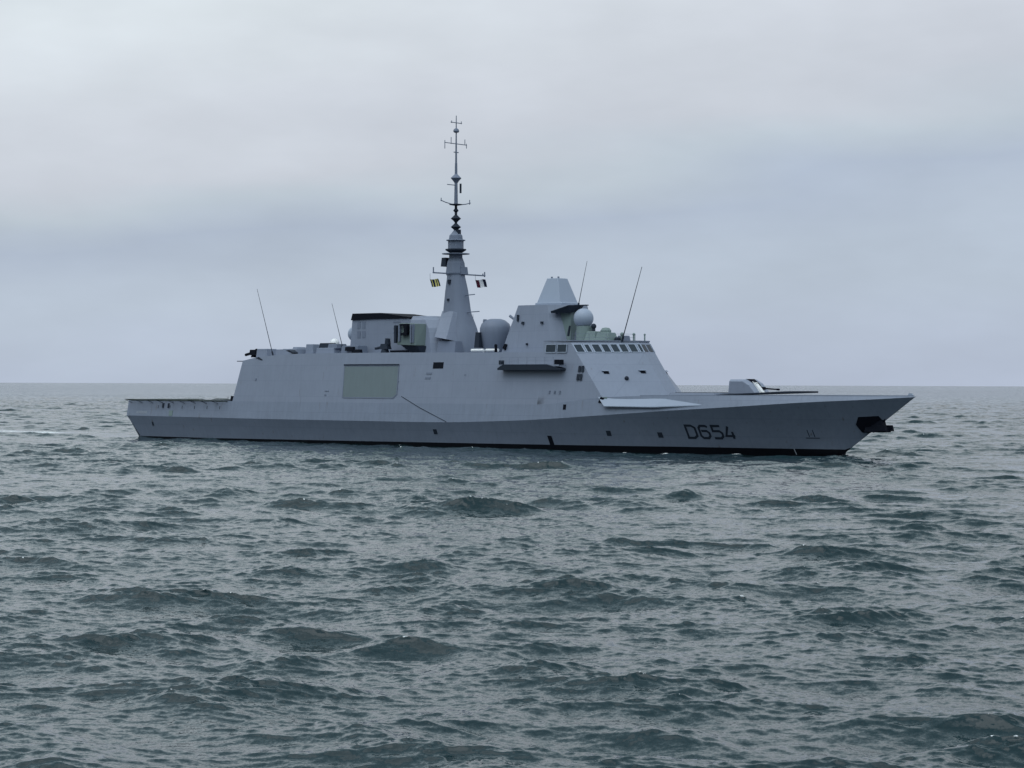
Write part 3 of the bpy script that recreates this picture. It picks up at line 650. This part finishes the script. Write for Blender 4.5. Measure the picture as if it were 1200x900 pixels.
# ------------------------------------------------------------------ flags hanging from the signal yard
def flag(name, label, bands, u0, v0, z0, w, h, mats):
    root = bpy.data.objects.new(name, None); COL.objects.link(root); root.location = W(u0, v0, z0); root.rotation_euler = (0, 0, R(HDG))
    root['label'] = label; root['category'] = 'flag'
    mb = MB(); K = 24; J = 8; nb = len(bands)
    def pt(i, j, s):
        x = i/K*w; z = -j/J*h; y = .10*math.sin(x*4.2+z*.8)*(i/K+.15)+s*.012
        return (x*.97 + j/J*.42, y+ .05*math.sin(z*3), z - .05*math.sin(x*3))
    for s in (1, -1):
        vs = [pt(i, j, s) for i in range(K+1) for j in range(J+1)]
        for i in range(K):
            mi = bands[min(int(i/K*nb), nb-1)]
            for j in range(J):
                a = i*(J+1)+j; mb.add([vs[a], vs[a+J+1], vs[a+J+2], vs[a+1]], [(0, 1, 2, 3)], mi)
    c = mb.build('cloth', mats, root, smooth=True)
    MB().tube((-.02, 0, .85), (.0, 0, 0), .02).tube((0, 0, 0), (.42, 0, -h-.05), .025).build('halyard', M['dark'], root)
    return root
flag('signal_flag', 'small yellow and navy striped signal flag hanging from the left end of the mast yard', [1, 0, 1, 1, 0, 1, 0, 1, 1][:9], 64.2, 4.75, 24.25, 1.75, 1.1, [M['f_yellow'], M['f_navy']])
flag('signal_flag', 'small red, white and dark blue flag hanging from the right end of the mast yard', [0, 0, 1, 1, 2, 2], 63.5, -5.9, 24.6, 2.1, 1.15, [M['f_red'], M['f_white'], M['f_navy']])

# ------------------------------------------------------------------ the sea
def make_tile(L, Nn, seed, lmin, lmax, lpeak, wind_deg, spread, rms, fall=4.0):
    rng = np.random.default_rng(seed)
    k1 = np.fft.fftfreq(Nn, L/Nn)*2*np.pi; KX, KY = np.meshgrid(k1, k1, indexing='ij'); K = np.hypot(KX, KY); K[0, 0] = 1
    th = np.arctan2(KY, KX)-R(wind_deg); kp = 2*np.pi/lpeak
    S = K**-fall*np.exp(-1.25*(kp/K)**2)*np.where(np.cos(th) > 0, np.cos(th)**spread+.04, .04)
    lam = 2*np.pi/K; S *= (1/(1+np.exp(-(lam-lmin)/(.12*lmin))))*(1/(1+np.exp((lam-lmax)/(.12*lmax)))); S[0, 0] = 0
    A = (rng.normal(size=(Nn, Nn))+1j*rng.normal(size=(Nn, Nn)))*np.sqrt(S)
    h = np.fft.ifft2(A).real; s = rms/h.std()
    h *= s; dx = np.fft.ifft2(-1j*A*KX/K).real*s; dy = np.fft.ifft2(-1j*A*KY/K).real*s
    jx = np.fft.ifft2(A*KX*KX/K).real*s; jy = np.fft.ifft2(A*KY*KY/K).real*s
    return L, np.stack([h, dx, dy, jx+jy], -1).astype(np.float32)
def sample(tile, X, Y, rot):
    L, T = tile; n = T.shape[0]; c, s = math.cos(rot), math.sin(rot)
    x = (c*X+s*Y)/L*n; y = (-s*X+c*Y)/L*n
    xi = np.floor(x).astype(np.int64); yi = np.floor(y).astype(np.int64); fx = (x-xi)[..., None].astype(np.float32); fy = (y-yi)[..., None].astype(np.float32)
    xi %= n; yi %= n; x2 = (xi+1) % n; y2 = (yi+1) % n
    v = (T[xi, yi]*(1-fx)+T[x2, yi]*fx)*(1-fy)+(T[xi, y2]*(1-fx)+T[x2, y2]*fx)*fy
    dx = c*v[..., 1]-s*v[..., 2]; dy = s*v[..., 1]+c*v[..., 2]
    return v[..., 0], dx, dy, v[..., 3]

# fan of vertices: rows by range, columns by bearing; dense across the part of the sea one looks over
def spacing(r):
    if r < 45: return 1.2
    if r < 120: return .09+(r-45)*.0014
    if r < 420: return .195+(r-120)*.0016
    return .675*(r/420)**1.45
rs = [25.0]
while rs[-1] < 60000: rs.append(rs[-1]+spacing(rs[-1]))
rs = np.array(rs)
th = np.concatenate([np.linspace(-180, -24, 60)[:-1], np.linspace(-24, -16.5, 60)[:-1], np.linspace(-16.5, 16.5, 1180), np.linspace(16.5, 24, 60)[1:], np.linspace(24, 180, 60)[1:]])
thr = np.radians(th)
RR, TT = np.meshgrid(rs, thr, indexing='ij')
X = RR*np.sin(TT); Y = RR*np.cos(TT)
sp = np.array([spacing(r) for r in rs]); SP = np.broadcast_to(sp[:, None], RR.shape)
angs = np.gradient(thr); SPL = RR*np.broadcast_to(angs[None, :], RR.shape)
SPM = np.maximum(SP*1.0, SPL*.7)
nr, nc = RR.shape
fade = lambda lim: np.clip(1.35-SPM/lim, 0, 1)
WIND = -90-14
def ang(r): return WIND-math.degrees(r)
r1, r2, r3 = .35, -.22, .9
tA = make_tile(233., 1024, 3, 3.2, 60, 13.0, ang(r1), 3, .120)
tA2 = make_tile(171., 1024, 5, 3.2, 60, 8.0, ang(r2), 2, .060)
tB = make_tile(67., 1024, 8, .30, 4.6, 6.0, ang(r3), 2.6, .040, 3.4)
Z = np.zeros_like(X); DX = np.zeros_like(X); DY = np.zeros_like(X); J = np.zeros_like(X)
tE = make_tile(540., 256, 12, 22, 95, 60.0, ang(0), 0, 1.0)
gx, gy = np.meshgrid(np.linspace(-24, 24, 9), np.linspace(50, 105, 8)); mx_, my_ = np.meshgrid(np.linspace(-60, 60, 9), np.linspace(130, 260, 8))
best = max(((ox, oy) for ox in range(0, 540, 36) for oy in range(0, 540, 36)), key=lambda o: sample(tE, gx+o[0], gy+o[1], 0.0)[0].mean()-.6*sample(tE, mx_+o[0], my_+o[1], 0.0)[0].mean())
env = np.clip(.95+.30*sample(tE, X+best[0], Y+best[1], 0.0)[0], .55, 1.5)      # sets of higher and lower waves
gA = fade(4.5)*env; 
for t, r, ch in ((tA, r1, 1.0), (tA2, r2, 1.0)):
    h, dx, dy, j = sample(t, X, Y, r); Z += h*gA; DX += dx*gA*ch; DY += dy*gA*ch; J += j*gA
gust = .75+.25*np.sin(X*.021+1.3*np.sin(Y*.013))*np.sin(Y*.017+.6+np.sin(X*.011))+.12*Z/.2
h, dx, dy, j = sample(tB, X, Y, r3); gB = fade(1.2)*np.clip(gust, .4, 1.5); Z += h*gB; DX += dx*gB*1.15; DY += dy*gB*1.15; J += j*gB
Z += .5*np.clip(Z, 0, .8)**2      # peaked crests, flat troughs
# the ship's own bow wave and wash along the hull
a_ = R(HDG); bx, by = math.cos(a_), math.sin(a_)
UU = (X-ORG.x)*bx+(Y-ORG.y)*by; VV = (X-ORG.x)*by-(Y-ORG.y)*bx
near = np.exp(-((VV)/30)**2)
for sgn in (1, -1):
    s = 133-UU; d = sgn*VV-(.36*s+.3)
    bw = .40*np.exp(-(d/1.2)**2)*np.exp(-np.clip(s, 0, None)/5)*(1/(1+np.exp(-s*1.5))) - .22*np.exp(-((d-2.8)/2.0)**2)*np.exp(-np.clip(s, 0, None)/18)*(1/(1+np.exp(-s)))
    Z += bw
wk = 1/(1+np.exp(-(3-UU)/1.5))*np.exp(-np.clip(-UU, 0, None)/260)/(1+np.exp((np.abs(VV)-8.5-.06*np.clip(-UU, 0, None))/1.2))   # flattened wake
hb = np.interp(UU, [0, 20, 40, 75, 90, 100, 111, 119, 125, 131.2], [8.1, 8.8, 9, 9, 8.4, 7.6, 5.9, 4.2, 2.6, .3])
dh = np.abs(VV)-hb
inside = (UU > 1) & (UU < 131.5)
Z -= np.where(UU < 131, .5*np.exp(-(np.clip(dh, 0, None)/2.6)**2)*np.exp(-((UU-115)/17)**2), 0)
calm = np.where((UU > 55) & (UU < 134), np.exp(-(np.clip(dh, 0, None)/9)**2)*np.clip((UU-55)/25, 0, 1)*np.clip((134-UU)/3, 0, 1), 0)
Z *= (1-.7*wk)*(1-.6*calm)
Z += np.where(inside & (UU > 100), .16*np.exp(-((dh-2.2)/.9)**2)*np.clip(np.sin(UU*1.7+2.1*np.sin(UU*.43))*np.sin(UU*.61+1.0), 0, 1), 0)
lean = .5*np.clip(Z+.05, 0, None)*np.clip(1.2-RR/900, 0, 1)      # steeper lee faces under the crests
print('SLOPE', np.gradient(Z[:400], axis=0).std()/.12, 'J', np.percentile(J[:900], [50, 99, 99.9, 99.98]))
wd = R(WIND); X = X-DX*1.08+lean*math.cos(wd); Y = Y-DY*1.08+lean*math.sin(wd)
# foam: breaking crests (strong folding) plus broken streaks where the hull meets the water
rng = np.random.default_rng(4)
JT = np.percentile(J[:900], 99.96); fo = np.clip((J-JT)*9, 0, .85)
fn = np.sin(UU*1.7+2.1*np.sin(UU*.43))*np.sin(UU*.61+1.0)
wash = np.where(inside & (UU > 100), np.clip(1-np.abs(dh-2.2)/1.7, 0, 1)*np.clip(fn*2.2-.9, 0, 1), 0)
wash = np.maximum(wash, np.where(inside & (UU <= 84), np.clip(1-np.abs(dh-.3)/.35, 0, 1)*np.clip(fn*1.4-.7, 0, 1), 0))
st_ = 132.2-UU
wash = np.maximum(wash, np.clip(1-np.abs(VV-(.36*st_+.5))/1.1, 0, 1)*np.clip(1-np.abs(st_-2.5)/6.5, 0, 1)*1.0)
wk_f = wk*np.clip((-UU-12)/25, 0, 1)*np.clip(.62+.45*np.sin(UU*.16+.8*np.sin(UU*.37))*np.sin(VV*.55+np.sin(UU*.11)), 0, 1)*.9
fo = np.maximum(np.maximum(fo, wash), wk_f)*(RR < 1200)
co = np.stack([X, Y, Z], -1).reshape(-1, 3).astype(np.float32)
me = bpy.data.meshes.new('sea')
i0 = (np.arange(nr-1)[:, None]*nc+np.arange(nc-1)[None, :])
q = np.stack([i0, i0+nc, i0+nc+1, i0+1], -1).reshape(-1, 4).astype(np.int32)
nf = q.shape[0]
me.vertices.add(co.shape[0]); me.vertices.foreach_set('co', co.ravel())
# a plain disc closes the middle of the fan
inner = np.arange(nc-1, dtype=np.int32)[::-1]
me.loops.add(nf*4+len(inner)); me.loops.foreach_set('vertex_index', np.concatenate([q[:, ::-1].ravel(), inner]))
me.polygons.add(nf+1); me.polygons.foreach_set('loop_start', np.arange(nf+1, dtype=np.int32)*4)
me.polygons.foreach_set('use_smooth', np.ones(nf+1, bool))
at = me.attributes.new('foam', 'FLOAT', 'POINT'); at.data.foreach_set('value', fo.ravel().astype(np.float32))
un = 1-np.clip(fade(1.2), 0, 1); un2 = 1-fade(4.5)
at = me.attributes.new('calm', 'FLOAT', 'POINT'); at.data.foreach_set('value', calm.ravel().astype(np.float32))
at = me.attributes.new('fine', 'FLOAT', 'POINT'); at.data.foreach_set('value', (un*.55+un2*.45).ravel().astype(np.float32))
me.update(); me.validate()
if me.polygons[nf//2].normal.z < 0: me.flip_normals()
sea = bpy.data.objects.new('sea', me); COL.objects.link(sea); sea['kind'] = 'structure'
print('SEA', nr, nc, nf)

m = bpy.data.materials.new('sea_water'); m.use_nodes = True; t = m.node_tree; b = t.nodes['Principled BSDF']
b.inputs['Base Color'].default_value = (.010, .026, .031, 1); b.inputs['Roughness'].default_value = .07; b.inputs['IOR'].default_value = 1.333
geo = nd(t, 'ShaderNodeNewGeometry')
af = nd(t, 'ShaderNodeAttribute', attribute_name='foam'); au = nd(t, 'ShaderNodeAttribute', attribute_name='fine')
acc = None
def slope_noise(scale, amp, loc, detail=2, stretch=(1, 1, 1), rot=0):
    mp = nd(t, 'ShaderNodeMapping'); mp.inputs['Scale'].default_value = tuple(scale*s for s in stretch); mp.inputs['Location'].default_value = loc; mp.inputs['Rotation'].default_value = (0, 0, rot)
    t.links.new(geo.outputs['Position'], mp.inputs[0])
    n = nd(t, 'ShaderNodeTexNoise'); n.inputs['Scale'].default_value = 1; n.inputs['Detail'].default_value = detail; n.inputs['Roughness'].default_value = .6; t.links.new(mp.outputs[0], n.inputs['Vector'])
    s = nd(t, 'ShaderNodeVectorMath', operation='SUBTRACT'); t.links.new(n.outputs['Color'], s.inputs[0]); s.inputs[1].default_value = (.5, .5, .5)
    g = nd(t, 'ShaderNodeVectorMath', operation='SCALE'); t.links.new(s.outputs[0], g.inputs[0])
    if isinstance(amp, (int, float)): g.inputs['Scale'].default_value = amp
    else: t.links.new(amp, g.inputs['Scale'])
    return g.outputs[0]
mpb = nd(t, 'ShaderNodeMapping'); mpb.inputs['Scale'].default_value = (.0012, .0045, 1); t.links.new(geo.outputs['Position'], mpb.inputs[0])
nb_ = nd(t, 'ShaderNodeTexNoise'); nb_.inputs['Scale'].default_value = 1; nb_.inputs['Detail'].default_value = 5; t.links.new(mpb.outputs[0], nb_.inputs['Vector'])
big = mth(t, 'ADD', .6, mth(t, 'MULTIPLY', nb_.outputs[0], 3.8))
ac = nd(t, 'ShaderNodeAttribute', attribute_name='calm')
q_ = mth(t, 'SUBTRACT', 1.0, mth(t, 'MULTIPLY', ac.outputs['Fac'], .65))
parts = [slope_noise(3.0, mth(t, 'MULTIPLY', q_, .58), (3, 7, 1), 4, (.7, 1.3, 1), R(12)), slope_noise(11., mth(t, 'MULTIPLY', q_, .40), (13, 2, 5), 2),
         slope_noise(.9, mth(t, 'MULTIPLY', au.outputs['Fac'], big), (31, 17, 9), 2, (.7, 1.3, 1))]
cur = geo.outputs['Normal']
for p in parts:
    fl = nd(t, 'ShaderNodeVectorMath', operation='MULTIPLY'); t.links.new(p, fl.inputs[0]); fl.inputs[1].default_value = (1, 1, 0)
    ad = nd(t, 'ShaderNodeVectorMath', operation='ADD'); t.links.new(cur, ad.inputs[0]); t.links.new(fl.outputs[0], ad.inputs[1]); cur = ad.outputs[0]
nz = nd(t, 'ShaderNodeVectorMath', operation='NORMALIZE'); t.links.new(cur, nz.inputs[0]); t.links.new(nz.outputs[0], b.inputs['Normal'])
fb = nd(t, 'ShaderNodeBsdfDiffuse'); fb.inputs[0].default_value = (.8, .84, .86, 1)
fnz = nd(t, 'ShaderNodeTexNoise'); fnz.inputs['Scale'].default_value = 9; fnz.inputs['Detail'].default_value = 5; fnz.inputs['Roughness'].default_value = .7; t.links.new(geo.outputs['Position'], fnz.inputs['Vector'])
fm = mth(t, 'MULTIPLY', mth(t, 'SUBTRACT', mth(t, 'ADD', af.outputs['Fac'], mth(t, 'MULTIPLY', mth(t, 'SUBTRACT', fnz.outputs[0], .5), 1.6)), .45), 3.0, clamp=True)
fm = mth(t, 'MULTIPLY', fm, mth(t, 'MULTIPLY', af.outputs['Fac'], 6, clamp=True))
ms = nd(t, 'ShaderNodeMixShader'); t.links.new(fm, ms.inputs[0]); t.links.new(b.outputs[0], ms.inputs[1]); t.links.new(fb.outputs[0], ms.inputs[2])
t.links.new(ms.outputs[0], t.nodes['Material Output'].inputs['Surface'])
me.materials.append(m)
